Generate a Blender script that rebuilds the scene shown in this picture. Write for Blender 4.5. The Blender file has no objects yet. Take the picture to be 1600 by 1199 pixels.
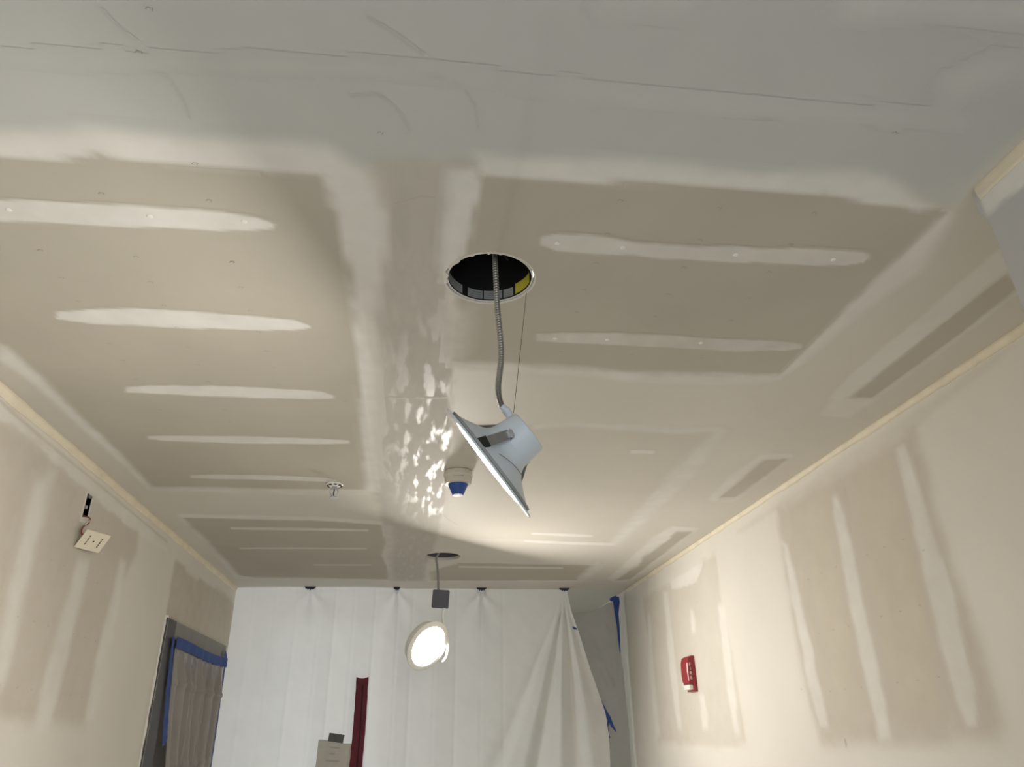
import bpy, bmesh, math, random
import numpy as np
from mathutils import Vector, Matrix

random.seed(4)
scn = bpy.context.scene
C = scn.collection

# ------------------------------------------------------------------ camera
EYE = np.array([0.0, 0.0, 1.52])
FPX = 1133.75
def cam_axes(pitch, yaw, roll):
    p, y, r = np.radians([pitch, yaw, roll])
    F = np.array([np.sin(y)*np.cos(p), np.cos(y)*np.cos(p), np.sin(p)])
    R = np.cross(F, [0, 0, 1]); R /= np.linalg.norm(R)
    U = np.cross(R, F)
    return np.cos(r)*R+np.sin(r)*U, -np.sin(r)*R+np.cos(r)*U, F
CR, CU, CF = cam_axes(25.7234, 7.8431, -1.10534)
cd = bpy.data.cameras.new('camera'); cam = bpy.data.objects.new('camera', cd); C.objects.link(cam)
cd.sensor_fit = 'HORIZONTAL'; cd.sensor_width = 36.0; cd.lens = FPX/1600*36.0
cd.clip_start = 0.02; cd.clip_end = 60
m = Matrix.Identity(4)
for i in range(3):
    m[i][0] = CR[i]; m[i][1] = CU[i]; m[i][2] = -CF[i]; m[i][3] = EYE[i]
cam.matrix_world = m
scn.camera = cam

# ------------------------------------------------------------------ world light, exposure
world = bpy.data.worlds.new('daylight'); scn.world = world
world.use_nodes = True
bg = world.node_tree.nodes['Background']
bg.inputs[0].default_value = (0.88, 0.95, 1.0, 1); bg.inputs[1].default_value = 0.58
LAMP_NEAR = 38.0      # emission of the near downlight lens
LAMP_FAR = 63.0       # emission of the far disc light lens
vs = scn.view_settings
vs.view_transform = 'Standard'; vs.look = 'None'; vs.gamma = 1.0; vs.use_curve_mapping = False
vs.exposure = 2.2
scn.cycles.max_bounces = 12; scn.cycles.diffuse_bounces = 8   # pale walls pass the light on many times

# ------------------------------------------------------------------ geometry constants (metres)
ZC = 2.44                      # ceiling
XL, XR = -1.19, 1.523          # side walls
XN, YN = 1.032, 0.957          # nearer right wall and the corner where it ends
YB = 6.9                       # far end of the space behind the plastic
YF = -2.6                      # open end behind the camera
HOLE1 = (0.142, 1.362, 0.100)
HOLE2 = (0.158, 4.200, 0.100)

def ray(px, py):
    return CF + (px-800)/FPX*CR - (py-599.5)/FPX*CU
def on_x(px, py, X):
    d = ray(px, py); return EYE + d*X/d[0]
def on_y(px, py, Y):
    d = ray(px, py); return EYE + d*Y/d[1]
def on_z(px, py, Z=ZC):
    d = ray(px, py); return EYE + d*(Z-EYE[2])/d[2]

# ------------------------------------------------------------------ materials
def new_mat(name):
    mt = bpy.data.materials.new(name); mt.use_nodes = True
    nt = mt.node_tree; b = nt.nodes['Principled BSDF']
    return mt, nt, b
def N(nt, t, **kw):
    n = nt.nodes.new(t)
    for k, v in kw.items():
        setattr(n, k, v)
    return n
def noise_col(nt, b, col, var, scale, stretch=(1, 1, 1), detail=4, bump=0.0, bscale=None, rough=None, rvar=0.0):
    geo = N(nt, 'ShaderNodeNewGeometry')
    mp = N(nt, 'ShaderNodeMapping'); mp.inputs['Scale'].default_value = stretch
    nt.links.new(geo.outputs['Position'], mp.inputs['Vector'])
    no = N(nt, 'ShaderNodeTexNoise'); no.inputs['Scale'].default_value = scale; no.inputs['Detail'].default_value = detail
    nt.links.new(mp.outputs[0], no.inputs['Vector'])
    rp = N(nt, 'ShaderNodeMapRange'); rp.inputs[1].default_value = 0.3; rp.inputs[2].default_value = 0.7
    rp.inputs[3].default_value = 1-var; rp.inputs[4].default_value = 1+var
    nt.links.new(no.outputs[0], rp.inputs[0])
    mx = N(nt, 'ShaderNodeMix', data_type='RGBA', blend_type='MULTIPLY'); mx.inputs[0].default_value = 1
    mx.inputs[6].default_value = (*col, 1)
    cb = N(nt, 'ShaderNodeCombineColor')
    for i in range(3): nt.links.new(rp.outputs[0], cb.inputs[i])
    nt.links.new(cb.outputs[0], mx.inputs[7])
    nt.links.new(mx.outputs[2], b.inputs['Base Color'])
    if rough is not None:
        if rvar:
            r2 = N(nt, 'ShaderNodeMapRange'); r2.inputs[1].default_value = 0.35; r2.inputs[2].default_value = 0.65
            r2.inputs[3].default_value = max(0.05, rough-rvar); r2.inputs[4].default_value = rough+rvar
            nt.links.new(no.outputs[0], r2.inputs[0]); nt.links.new(r2.outputs[0], b.inputs['Roughness'])
        else:
            b.inputs['Roughness'].default_value = rough
    if bump:
        n2 = N(nt, 'ShaderNodeTexNoise'); n2.inputs['Scale'].default_value = bscale or 60; n2.inputs['Detail'].default_value = 3
        nt.links.new(mp.outputs[0], n2.inputs['Vector'])
        bp = N(nt, 'ShaderNodeBump'); bp.inputs['Strength'].default_value = bump; bp.inputs['Distance'].default_value = 0.01
        nt.links.new(n2.outputs[0], bp.inputs['Height']); nt.links.new(bp.outputs[0], b.inputs['Normal'])
    return no
def surf(name, col, rough=0.7, var=0.05, scale=3.0, bump=0.0, bscale=60, stretch=(1, 1, 1), metallic=0.0, spec=0.3, rvar=0.0):
    mt, nt, b = new_mat(name)
    noise_col(nt, b, col, var, scale, stretch, bump=bump, bscale=bscale, rough=rough, rvar=rvar)
    b.inputs['Metallic'].default_value = metallic
    b.inputs['Specular IOR Level'].default_value = spec
    return mt
COAT = {}
def film(name, col, rough=0.75, var=0.05, scale=6.0, bump=0.05, bscale=50, stretch=(1, 1, 1), mottle=0.15, spec=0.25, rvar=0.0):
    """thin coat of compound: its colour feathers into the surface under it with the point attribute 'cover'"""
    mt, nt, b = new_mat(name); COAT[name] = (col, rough, mottle)
    geo = N(nt, 'ShaderNodeNewGeometry')
    mp = N(nt, 'ShaderNodeMapping'); mp.inputs['Scale'].default_value = stretch
    nt.links.new(geo.outputs['Position'], mp.inputs['Vector'])
    def noise(sc_, det, vec, lo, hi):
        no = N(nt, 'ShaderNodeTexNoise'); no.inputs['Scale'].default_value = sc_; no.inputs['Detail'].default_value = det
        nt.links.new(vec, no.inputs['Vector'])
        r = N(nt, 'ShaderNodeMapRange'); r.inputs[1].default_value = 0.3; r.inputs[2].default_value = 0.7; r.inputs[3].default_value = lo; r.inputs[4].default_value = hi
        nt.links.new(no.outputs[0], r.inputs[0]); return no, r
    at = N(nt, 'ShaderNodeAttribute', attribute_name='cover'); un = N(nt, 'ShaderNodeAttribute', attribute_name='under'); ur = N(nt, 'ShaderNodeAttribute', attribute_name='under_rough')
    _, mr = noise(14, 5, geo.outputs['Position'], 1-2*mottle, 1.0)
    mu = N(nt, 'ShaderNodeMath', operation='MULTIPLY', use_clamp=True)
    nt.links.new(at.outputs['Fac'], mu.inputs[0]); nt.links.new(mr.outputs[0], mu.inputs[1])
    n0, r0 = noise(scale, 4, mp.outputs[0], 1-var, 1+var)
    own = N(nt, 'ShaderNodeVectorMath', operation='SCALE'); own.inputs[0].default_value = col; nt.links.new(r0.outputs[0], own.inputs['Scale'])
    mx = N(nt, 'ShaderNodeMix', data_type='RGBA'); nt.links.new(mu.outputs[0], mx.inputs[0]); nt.links.new(un.outputs['Color'], mx.inputs[6]); nt.links.new(own.outputs[0], mx.inputs[7])
    _, rc = noise(1.6, 4, geo.outputs['Position'], 0.96, 1.04)
    fin = N(nt, 'ShaderNodeVectorMath', operation='SCALE'); nt.links.new(mx.outputs[2], fin.inputs[0]); nt.links.new(rc.outputs[0], fin.inputs['Scale'])
    nt.links.new(fin.outputs[0], b.inputs['Base Color'])
    mrr = N(nt, 'ShaderNodeMix', data_type='FLOAT'); nt.links.new(at.outputs['Fac'], mrr.inputs[0]); nt.links.new(ur.outputs['Fac'], mrr.inputs[2]); mrr.inputs[3].default_value = rough
    if rvar:
        r2 = N(nt, 'ShaderNodeMapRange'); r2.inputs[1].default_value = 0.36; r2.inputs[2].default_value = 0.50; r2.inputs[3].default_value = rough-rvar; r2.inputs[4].default_value = rough+rvar
        nt.links.new(n0.outputs[0], r2.inputs[0]); nt.links.new(r2.outputs[0], mrr.inputs[3])
    nt.links.new(mrr.outputs[0], b.inputs['Roughness'])
    b.inputs['Specular IOR Level'].default_value = spec
    if bump:
        n2 = N(nt, 'ShaderNodeTexNoise'); n2.inputs['Scale'].default_value = bscale; n2.inputs['Detail'].default_value = 3
        nt.links.new(mp.outputs[0], n2.inputs['Vector'])
        bp = N(nt, 'ShaderNodeBump'); bp.inputs['Distance'].default_value = 0.01
        ms = N(nt, 'ShaderNodeMath', operation='MULTIPLY'); ms.inputs[1].default_value = bump; nt.links.new(at.outputs['Fac'], ms.inputs[0]); nt.links.new(ms.outputs[0], bp.inputs['Strength'])
        nt.links.new(n2.outputs[0], bp.inputs['Height']); nt.links.new(bp.outputs[0], b.inputs['Normal'])
    return mt
def plastic_film(name, col, see, transl, rough=0.35):
    mt, nt, b = new_mat(name)
    out = nt.nodes['Material Output']
    noise_col(nt, b, col, 0.05, 5.0, bump=0.12, bscale=24, rough=rough)
    b.inputs['Specular IOR Level'].default_value = 0.4
    tl = N(nt, 'ShaderNodeBsdfTranslucent'); tl.inputs[0].default_value = (*col, 1)
    tr = N(nt, 'ShaderNodeBsdfTransparent')
    m1 = N(nt, 'ShaderNodeMixShader'); m1.inputs[0].default_value = transl
    nt.links.new(b.outputs[0], m1.inputs[1]); nt.links.new(tl.outputs[0], m1.inputs[2])
    m2 = N(nt, 'ShaderNodeMixShader'); m2.inputs[0].default_value = see
    nt.links.new(m1.outputs[0], m2.inputs[1]); nt.links.new(tr.outputs[0], m2.inputs[2])
    nt.links.new(m2.outputs[0], out.inputs['Surface'])
    return mt
def emit(name, col, strength):
    mt, nt, b = new_mat(name)
    b.inputs['Base Color'].default_value = (0.9, 0.9, 0.88, 1)
    b.inputs['Emission Color'].default_value = (*col, 1); b.inputs['Emission Strength'].default_value = strength
    return mt

M = {}
CEIL_COL = (0.63, 0.605, 0.55); WALL_COL = (0.69, 0.665, 0.605); NEAR_COL = (0.47, 0.465, 0.46)
M['ceil'] = surf('old_ceiling_paint', CEIL_COL, 0.55, 0.04, 1.6, bump=0.10, bscale=9, spec=0.35)
M['ceil_near'] = film('grey_skim_coat', (0.54, 0.55, 0.545), 0.5, 0.05, 2.2, bump=0.12, bscale=7, spec=0.35, mottle=0.05)
M['paper'] = film('drywall_paper', (0.49, 0.462, 0.40), 0.85, 0.03, 4.0, bump=0.02, bscale=90, mottle=0.0, spec=0.15)
M['mud'] = film('joint_compound', (0.76, 0.75, 0.725), 0.8, 0.05, 8.0, bump=0.06, bscale=40, mottle=0.10, spec=0.2)
M['mud_thin'] = film('thin_joint_compound', (0.70, 0.69, 0.66), 0.8, 0.06, 8.0, bump=0.06, bscale=40, mottle=0.25, spec=0.2)
M['skim'] = film('glossy_skim_coat', (0.515, 0.495, 0.45), 0.50, 0.05, 9.0, bump=0.06, bscale=8, stretch=(3.2, 0.6, 1), mottle=0.03, spec=0.15, rvar=0.20)
M['groove'] = film('crack_line', (0.33, 0.31, 0.27), 0.8, 0.05, 8.0, mottle=0.2)
M['wall'] = surf('wall_paint', WALL_COL, 0.6, 0.04, 1.6, bump=0.03, bscale=12, spec=0.3)
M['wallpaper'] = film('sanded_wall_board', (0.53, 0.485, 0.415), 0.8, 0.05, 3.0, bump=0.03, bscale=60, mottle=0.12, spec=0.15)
M['walltan'] = film('tan_wall_board', (0.62, 0.56, 0.46), 0.85, 0.06, 9.0, bump=0.03, bscale=80, mottle=0.2, spec=0.15)
M['wallmud'] = film('wall_joint_compound', (0.74, 0.725, 0.68), 0.8, 0.04, 6.0, bump=0.04, bscale=40, mottle=0.15, spec=0.2)
M['nearwall'] = surf('grey_primed_wall', NEAR_COL, 0.7, 0.03, 2.0, spec=0.2)
M['bead'] = surf('cream_trim_bead', (0.76, 0.69, 0.55), 0.55, 0.07, 14.0, bump=0.15, bscale=40, spec=0.3)
M['beadgrey'] = surf('raw_trim_bead', (0.66, 0.60, 0.48), 0.6, 0.08, 14.0, bump=0.2, bscale=40, spec=0.3)
M['floor'] = surf('concrete_floor', (0.50, 0.48, 0.44), 0.8, 0.1, 2.0)
M['white'] = surf('white_enamel', (0.62, 0.68, 0.75), 0.35, 0.01, 3.0, spec=0.4)
M['whiteplastic'] = surf('white_plastic', (0.82, 0.81, 0.78), 0.4, 0.01, 3.0, spec=0.4)
M['steel'] = surf('dull_steel', (0.33, 0.33, 0.33), 0.42, 0.08, 30.0, metallic=0.75)
M['flex'] = surf('armoured_cable_steel', (0.30, 0.295, 0.28), 0.42, 0.1, 60.0, metallic=0.85)
M['chrome'] = surf('bright_spring_steel', (0.65, 0.67, 0.72), 0.25, 0.05, 40.0, metallic=0.9)
M['black'] = surf('black_paint', (0.010, 0.010, 0.011), 0.6, 0.2, 8.0, spec=0.2)
M['blackrub'] = surf('black_rubber', (0.018, 0.018, 0.02), 0.6, 0.1, 20.0)
M['wire'] = surf('dark_thin_wire', (0.10, 0.085, 0.06), 0.5, 0.05, 20.0)
M['label'] = surf('grey_label_paper', (0.32, 0.33, 0.33), 0.6, 0.1, 40.0)
M['yellow'] = surf('yellow_label', (0.62, 0.56, 0.06), 0.6, 0.08, 40.0)
M['ink'] = surf('dark_print', (0.03, 0.03, 0.03), 0.7, 0.05, 10.0)
M['faintink'] = surf('faded_label_print', (0.20, 0.205, 0.21), 0.7, 0.1, 30.0)
M['boxgrey'] = surf('dark_grey_box', (0.10, 0.10, 0.12), 0.5, 0.05, 12.0)
M['cord'] = surf('grey_cord', (0.25, 0.25, 0.25), 0.5, 0.05, 12.0)
M['beige'] = surf('beige_detector_plastic', (0.56, 0.52, 0.45), 0.5, 0.04, 12.0)
M['bluecap'] = surf('blue_cap_plastic', (0.028, 0.075, 0.29), 0.4, 0.06, 20.0)
M['tape'] = surf('blue_painters_tape', (0.035, 0.075, 0.27), 0.7, 0.1, 30.0, bump=0.1, bscale=90)
M['tapedark'] = surf('dark_blue_tape', (0.02, 0.025, 0.06), 0.7, 0.1, 30.0)
M['red'] = surf('red_alarm_plastic', (0.28, 0.018, 0.022), 0.35, 0.03, 10.0, spec=0.5)
M['zip'] = surf('dark_red_zipper_tape', (0.13, 0.020, 0.032), 0.7, 0.15, 26.0, bump=0.2, bscale=60)
M['zipteeth'] = surf('zipper_line', (0.035, 0.004, 0.008), 0.6, 0.1, 26.0)
M['papersheet'] = surf('notice_paper', (0.54, 0.52, 0.475), 0.8, 0.05, 14.0)
M['greytape'] = surf('grey_cloth_tape', (0.11, 0.11, 0.11), 0.7, 0.1, 30.0)
M['darkmetal'] = surf('dark_grey_frame_metal', (0.055, 0.055, 0.058), 0.5, 0.2, 9.0, spec=0.4)
M['greymetal'] = surf('mid_grey_frame_metal', (0.24, 0.235, 0.22), 0.6, 0.08, 9.0)  # frame head and far jamb: paler grey than the near jamb
M['doorpanel'] = surf('dark_door_face', (0.13, 0.115, 0.105), 0.6, 0.1, 4.0)
M['sheet'] = plastic_film('milky_plastic_sheeting', (0.93, 0.915, 0.89), 0.015, 0.52, 0.42)
M['sheet2'] = plastic_film('hazy_plastic_sheeting', (0.40, 0.39, 0.37), 0.20, 0.25, 0.30)
M['doorsheet'] = plastic_film('thin_door_plastic', (0.42, 0.395, 0.37), 0.42, 0.06, 0.14)
M['redwire'] = surf('red_wire', (0.22, 0.05, 0.04), 0.5, 0.05, 10.0)
M['whitewire'] = surf('white_wire', (0.60, 0.56, 0.50), 0.5, 0.05, 10.0)
M['plate'] = surf('ivory_cover_plate', (0.74, 0.69, 0.55), 0.45, 0.02, 10.0)
M['lensnear'] = emit('lit_lens_near', (1.0, 0.94, 0.86), LAMP_NEAR)
M['lensfar'] = emit('lit_lens_far', (1.0, 0.94, 0.86), LAMP_FAR)
M['strobe'] = surf('strobe_lens', (0.80, 0.78, 0.74), 0.2, 0.03, 20.0)
M['orange'] = surf('orange_wire', (0.45, 0.14, 0.02), 0.5, 0.05, 10.0)
M['back'] = surf('grey_light_block', (0.50, 0.49, 0.47), 0.7, 0.04, 2.0)

# ------------------------------------------------------------------ object helpers
def tag(o, label=None, cat=None, group=None, kind=None):
    if label: o['label'] = label
    if cat: o['category'] = cat
    if group: o['group'] = group
    if kind: o['kind'] = kind
    return o
def link(name, me, mat, parent=None, smooth=False):
    if smooth:
        for p in me.polygons: p.use_smooth = True
    me.materials.append(mat)
    o = bpy.data.objects.new(name, me); C.objects.link(o)
    if parent is not None: o.parent = parent
    return o
def mesh_from(verts, faces):
    me = bpy.data.meshes.new('m'); me.from_pydata([tuple(map(float, v)) for v in verts], [], faces); me.update(); return me
def obj(name, verts, faces, mat, parent=None, smooth=False):
    me = mesh_from(verts, faces); me.name = name
    return link(name, me, mat, parent, smooth)
def obj_bm(name, bm, mat, parent=None, smooth=False):
    bmesh.ops.recalc_face_normals(bm, faces=bm.faces)
    me = bpy.data.meshes.new(name); bm.to_mesh(me); bm.free()
    return link(name, me, mat, parent, smooth)
def empty(name, matrix):
    o = bpy.data.objects.new(name, None); C.objects.link(o)
    o.empty_display_size = 0.05; o.matrix_world = matrix
    return o
def at(x, y, z): return Matrix.Translation((x, y, z))
def basis(o, X, Y, Z):
    mm = Matrix.Identity(4)
    for i in range(3):
        mm[i][0] = X[i]; mm[i][1] = Y[i]; mm[i][2] = Z[i]; mm[i][3] = o[i]
    return mm
def to_local(mat, verts):
    inv = mat.inverted(); return [tuple(inv @ Vector(tuple(map(float, v)))) for v in verts]
def nrm(v): v = np.array(v, float); return v/np.linalg.norm(v)

def box_vf(x0, x1, y0, y1, z0, z1):
    v = [(x, y, z) for x in (x0, x1) for y in (y0, y1) for z in (z0, z1)]
    f = [(0, 1, 3, 2), (4, 6, 7, 5), (0, 4, 5, 1), (2, 3, 7, 6), (0, 2, 6, 4), (1, 5, 7, 3)]
    return v, f
def bev_box(name, dims, mat, parent=None, bevel=0.003, seg=2):
    bm = bmesh.new(); v, f = box_vf(*dims)
    vs_ = [bm.verts.new(p) for p in v]
    for q in f: bm.faces.new([vs_[i] for i in q])
    bmesh.ops.recalc_face_normals(bm, faces=bm.faces)
    if bevel: bmesh.ops.bevel(bm, geom=list(bm.edges), offset=bevel, segments=seg, affect='EDGES', profile=0.5)
    return obj_bm(name, bm, mat, parent)
def lathe(profile, seg=48, cap_start=False, cap_end=False):
    """profile [(r,z)...] about local z"""
    v, f = [], []
    for r, z in profile:
        for k in range(seg):
            a = 2*math.pi*k/seg; v.append((r*math.cos(a), r*math.sin(a), z))
    for i in range(len(profile)-1):
        for k in range(seg):
            k2 = (k+1) % seg
            f.append((i*seg+k, i*seg+k2, (i+1)*seg+k2, (i+1)*seg+k))
    if cap_start: f.append(tuple(range(seg))[::-1])
    if cap_end: f.append(tuple((len(profile)-1)*seg+k for k in range(seg)))
    return v, f
def smooth_path(pts, n):
    """Catmull-Rom resample by parameter"""
    P = np.array(pts, float); out = []
    P2 = np.vstack([2*P[0]-P[1], P, 2*P[-1]-P[-2]])
    L = len(P)-1
    for t in np.linspace(0, L-1e-6, n):
        i = int(t); u = t-i; p0, p1, p2, p3 = P2[i:i+4]
        out.append(0.5*((2*p1)+(-p0+p2)*u+(2*p0-5*p1+4*p2-p3)*u*u+(-p0+3*p1-3*p2+p3)*u**3))
    return np.array(out)
def tube_vf(path, rad, seg=10):
    P = np.array(path, float); n = len(P)
    T = np.gradient(P, axis=0); T /= np.linalg.norm(T, axis=1)[:, None]
    u = np.cross(T[0], [0.3, 0.9, 0.31]); u /= np.linalg.norm(u)
    v, f = [], []
    for i in range(n):
        u = u - T[i]*np.dot(u, T[i]); u /= np.linalg.norm(u); w = np.cross(T[i], u)
        r = rad[i] if hasattr(rad, '__len__') else rad
        for k in range(seg):
            a = 2*math.pi*k/seg; v.append(P[i]+r*(math.cos(a)*u+math.sin(a)*w))
    for i in range(n-1):
        for k in range(seg):
            k2 = (k+1) % seg; f.append((i*seg+k, i*seg+k2, (i+1)*seg+k2, (i+1)*seg+k))
    f.append(tuple(range(seg))[::-1]); f.append(tuple((n-1)*seg+k for k in range(seg)))
    return v, f

# ------------------------------------------------------------------ thin coats on walls and ceiling
def vnoise(u, v, scale, seed):
    u = np.asarray(u)*scale; v = np.asarray(v)*scale
    iu = np.floor(u).astype(np.int64); iv = np.floor(v).astype(np.int64); fu = u-iu; fv = v-iv
    def h(a, b):
        n = (a*374761393+b*668265263+seed*1442695041) & 0x7fffffff
        n = ((n ^ (n >> 13))*1274126177) & 0x7fffffff
        return (n ^ (n >> 16)) % 10007/10007.0
    su = fu*fu*(3-2*fu); sv = fv*fv*(3-2*fv)
    return (h(iu, iv)*(1-su)+h(iu+1, iv)*su)*(1-sv)+(h(iu, iv+1)*(1-su)+h(iu+1, iv+1)*su)*sv-0.5
class Plane:
    def __init__(s, kind, pos, inward, base, brough):
        s.kind, s.pos, s.inward = kind, pos, inward; s.base, s.brough, s.coats = base, brough, []
    def uv(s, px, py):
        if s.kind == 'z':
            p = on_z(px, py, s.pos); return p[0], p[1]
        p = on_x(px, py, s.pos); return p[1], p[2]
    def p3(s, u, v, off):
        if s.kind == 'z': return np.stack([u, v, np.full_like(u, s.pos+s.inward*off)], 1)
        return np.stack([np.full_like(u, s.pos+s.inward*off), u, v], 1)
CEIL = Plane('z', ZC, -1, CEIL_COL, 0.55); WL = Plane('x', XL, 1, WALL_COL, 0.6); WR = Plane('x', XR, -1, WALL_COL, 0.6)
seedc = [0]
def coat(parent, plane, poly, mat, name, feather=0.02, wob=0.006, wscale=14, alpha=1.0, layer=1, holes=(), res=None, label=None):
    """poly: pixels (x, y[, feather]) traced on the photograph, laid on the plane as a thin feathered film"""
    seedc[0] += 1; sd = seedc[0]
    q = np.array([plane.uv(p[0], p[1]) for p in poly]); fe = np.array([p[2] if len(p) > 2 else feather for p in poly])
    nx, ny = np.roll(q, -1, 0), np.roll(fe, -1)
    lo, hi = q.min(0)-fe.max()-wob*1.5, q.max(0)+fe.max()+wob*1.5
    if res is None:
        res = min(0.022, max(0.005, min(hi-lo)/14)); res = max(res, math.sqrt((hi-lo).prod()/26000))
    us = np.arange(lo[0], hi[0]+res, res); vv = np.arange(lo[1], hi[1]+res, res)
    U, V = np.meshgrid(us, vv); u, v = U.ravel(), V.ravel()
    def cover(u, v):
        best = np.full(u.shape, 1e9); bf = np.zeros_like(u); ins = np.zeros(u.shape, bool)
        for a, b, fa, fb in zip(q, nx, fe, ny):
            d = b-a; L = d@d+1e-12
            t = np.clip(((u-a[0])*d[0]+(v-a[1])*d[1])/L, 0, 1)
            dist = np.hypot(u-a[0]-t*d[0], v-a[1]-t*d[1])
            mk = dist < best; best[mk] = dist[mk]; bf[mk] = (fa+(fb-fa)*t)[mk]
            cr = ((a[1] > v) != (b[1] > v)); xs = (b[0]-a[0])*(v-a[1])/(b[1]-a[1]+1e-12)+a[0]
            ins ^= cr & (u < xs)
        s = np.where(ins, best, -best) + wob*(1.4*vnoise(u, v, wscale, sd)+0.7*vnoise(u, v, wscale*2.7, sd+50))
        t = np.clip(s/np.maximum(bf, 0.002)+0.5, 0, 1); return t*t*(3-2*t)*alpha
    cov = cover(u, v)
    under = np.tile(np.array(plane.base), (len(u), 1)); urough = np.full(len(u), plane.brough)
    for (fn, l2, h2, c2, r2, m2) in plane.coats:
        ix = np.where((u > l2[0]) & (u < h2[0]) & (v > l2[1]) & (v < h2[1]))[0]
        if len(ix):
            k = fn(u[ix], v[ix]); urough[ix] = urough[ix]*(1-k)+r2*k
            k = (k*(1-m2))[:, None]; under[ix] = under[ix]*(1-k)+np.array(c2)*k
    layer = 1+len(plane.coats)
    plane.coats.append((cover, lo, hi, *COAT[mat.name]))
    P = plane.p3(u, v, 0.000007*layer)
    nu, nv = len(us), len(vv)
    idx = np.arange(nu*nv).reshape(nv, nu)
    F = np.stack([idx[:-1, :-1], idx[:-1, 1:], idx[1:, 1:], idx[1:, :-1]], -1).reshape(-1, 4)
    F = F[cov[F].max(1) > 0.03]
    if holes:
        for hl in holes:
            if len(hl) != 3: continue
            du, dv = P[:, 0]-hl[0], P[:, 1]-hl[1]; rr = np.hypot(du, dv)
            F = F[~(rr[F] < hl[2]).all(1)]
            ii = np.where(rr < hl[2])[0]; k = hl[2]/np.maximum(rr[ii], 1e-6); P[ii, 0] = hl[0]+du[ii]*k; P[ii, 1] = hl[1]+dv[ii]*k
        cu, cv = u[F].mean(1), v[F].mean(1)
        for hl in holes:
            keep = np.ones(len(F), bool) if len(hl) == 3 else ~((cu > hl[0]-res*.5) & (cu < hl[1]+res*.5) & (cv > hl[2]-res*.5) & (cv < hl[3]+res*.5))
            F = F[keep]; cu, cv = cu[keep], cv[keep]
    used = np.unique(F); rm = np.full(nu*nv, -1); rm[used] = np.arange(len(used))
    me = bpy.data.meshes.new(name); me.from_pydata(P[used].tolist(), [], rm[F].tolist())
    atr = me.attributes.new('cover', 'FLOAT', 'POINT'); atr.data.foreach_set('value', cov[used].astype(np.float32))
    a2 = me.attributes.new('under', 'FLOAT_COLOR', 'POINT'); a2.data.foreach_set('color', np.hstack([under[used], np.ones((len(used), 1))]).astype(np.float32).ravel())
    a3 = me.attributes.new('under_rough', 'FLOAT', 'POINT'); a3.data.foreach_set('value', urough[used].astype(np.float32))
    o = link(name, me, mat, parent)
    if label: o['label'] = label
    return o
def band(pts):
    """centre line with half widths in pixels -> outline"""
    P = np.array(pts, float); d = np.gradient(P[:, :2], axis=0); d /= np.linalg.norm(d, axis=1)[:, None]
    n = np.stack([-d[:, 1], d[:, 0]], 1)
    a = P[:, :2]+n*P[:, 2:3]; b = P[:, :2]-n*P[:, 2:3]
    return [tuple(p) for p in a]+[tuple(p) for p in b[::-1]]

# ================================================================== SETTING
def fill_with_holes(outer, holes, to3, name, mat, thick, outward):
    """flat slab with real openings"""
    bm = bmesh.new()
    loops = [outer]+holes; rings = []
    for lp in loops:
        vv = [bm.verts.new(to3(*p)) for p in lp]; rings.append(vv)
        for a, b in zip(vv, vv[1:]+vv[:1]): bm.edges.new((a, b))
    bmesh.ops.triangle_fill(bm, use_beauty=True, use_dissolve=False, edges=list(bm.edges))
    for vv in rings:
        off = [bm.verts.new(v.co+Vector(outward)*thick) for v in vv]
        n = len(vv)
        for i in range(n): bm.faces.new((vv[i], vv[(i+1) % n], off[(i+1) % n], off[i]))
    return obj_bm(name, bm, mat)
def circ(cx, cy, r, n=56, jag=0.0, lo=0, hi=0):
    out = []
    for k in range(n):
        a = 2*math.pi*k/n; rr = r
        if jag and lo < math.degrees(a) % 360 < hi: rr += random.uniform(-jag, jag*0.6)
        out.append((cx+rr*math.cos(a), cy+rr*math.sin(a)))
    return out
ceiling = fill_with_holes([(XL-0.1, YF), (XR+0.1, YF), (XR+0.1, YB+0.1), (XL-0.1, YB+0.1)],
    [circ(*HOLE1[:2], HOLE1[2], 96, 0.008, 165, 285), circ(*HOLE2)], lambda x, y: (x, y, ZC), 'ceiling', M['ceil'], 0.016, (0, 0, 1))
tag(ceiling, 'patched drywall ceiling with grey skim coat and pale joint bands', 'ceiling', kind='structure')
floor = obj('floor', *box_vf(XL-0.1, XR+0.1, YF, YB+0.1, -0.05, 0), M['floor'])
tag(floor, 'bare grey concrete floor of the corridor', 'floor', kind='structure')
D0, D1, DT = 3.845, 5.115, 2.055
BX0, BX1, BZ0, BZ1 = 2.728, 2.773, 2.245, 2.334
wall_left = fill_with_holes([(YF, 0), (D0, 0), (D0, DT), (D1, DT), (D1, 0), (YB+0.1, 0), (YB+0.1, ZC), (YF, ZC)],
    [[(BX0, BZ0), (BX1, BZ0+0.012), (BX1, BZ1), (BX0, BZ1)]], lambda y, z: (XL, y, z), 'wall_left', M['wall'], 0.1, (-1, 0, 0))
tag(wall_left, 'cream corridor wall with sanded board patches and a taped doorway', 'wall', kind='structure')
wall_right = obj('wall_right', *box_vf(XR, XR+0.1, YN-0.12, YB+0.1, 0, ZC), M['wall'])
tag(wall_right, 'cream corridor wall with sanded board patches and a red fire alarm', 'wall', kind='structure')
v1, f1 = box_vf(XN, XR+0.1, YF, YN, 0, ZC)
wall_near = obj('wall_right_projecting', v1, f1, M['nearwall'])
tag(wall_near, 'grey primed wall section that juts out ahead of the cream wall', 'wall', kind='structure')
light_block_wall = obj('light_block_wall', *box_vf(-0.25, XR+0.1, YB, YB+0.1, 0, ZC), M['back'])  # added unseen wall; its left gap backlights the sheet more on the left
tag(light_block_wall, 'added grey end wall that blocks daylight behind the plastic sheeting', 'wall', kind='structure')

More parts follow.
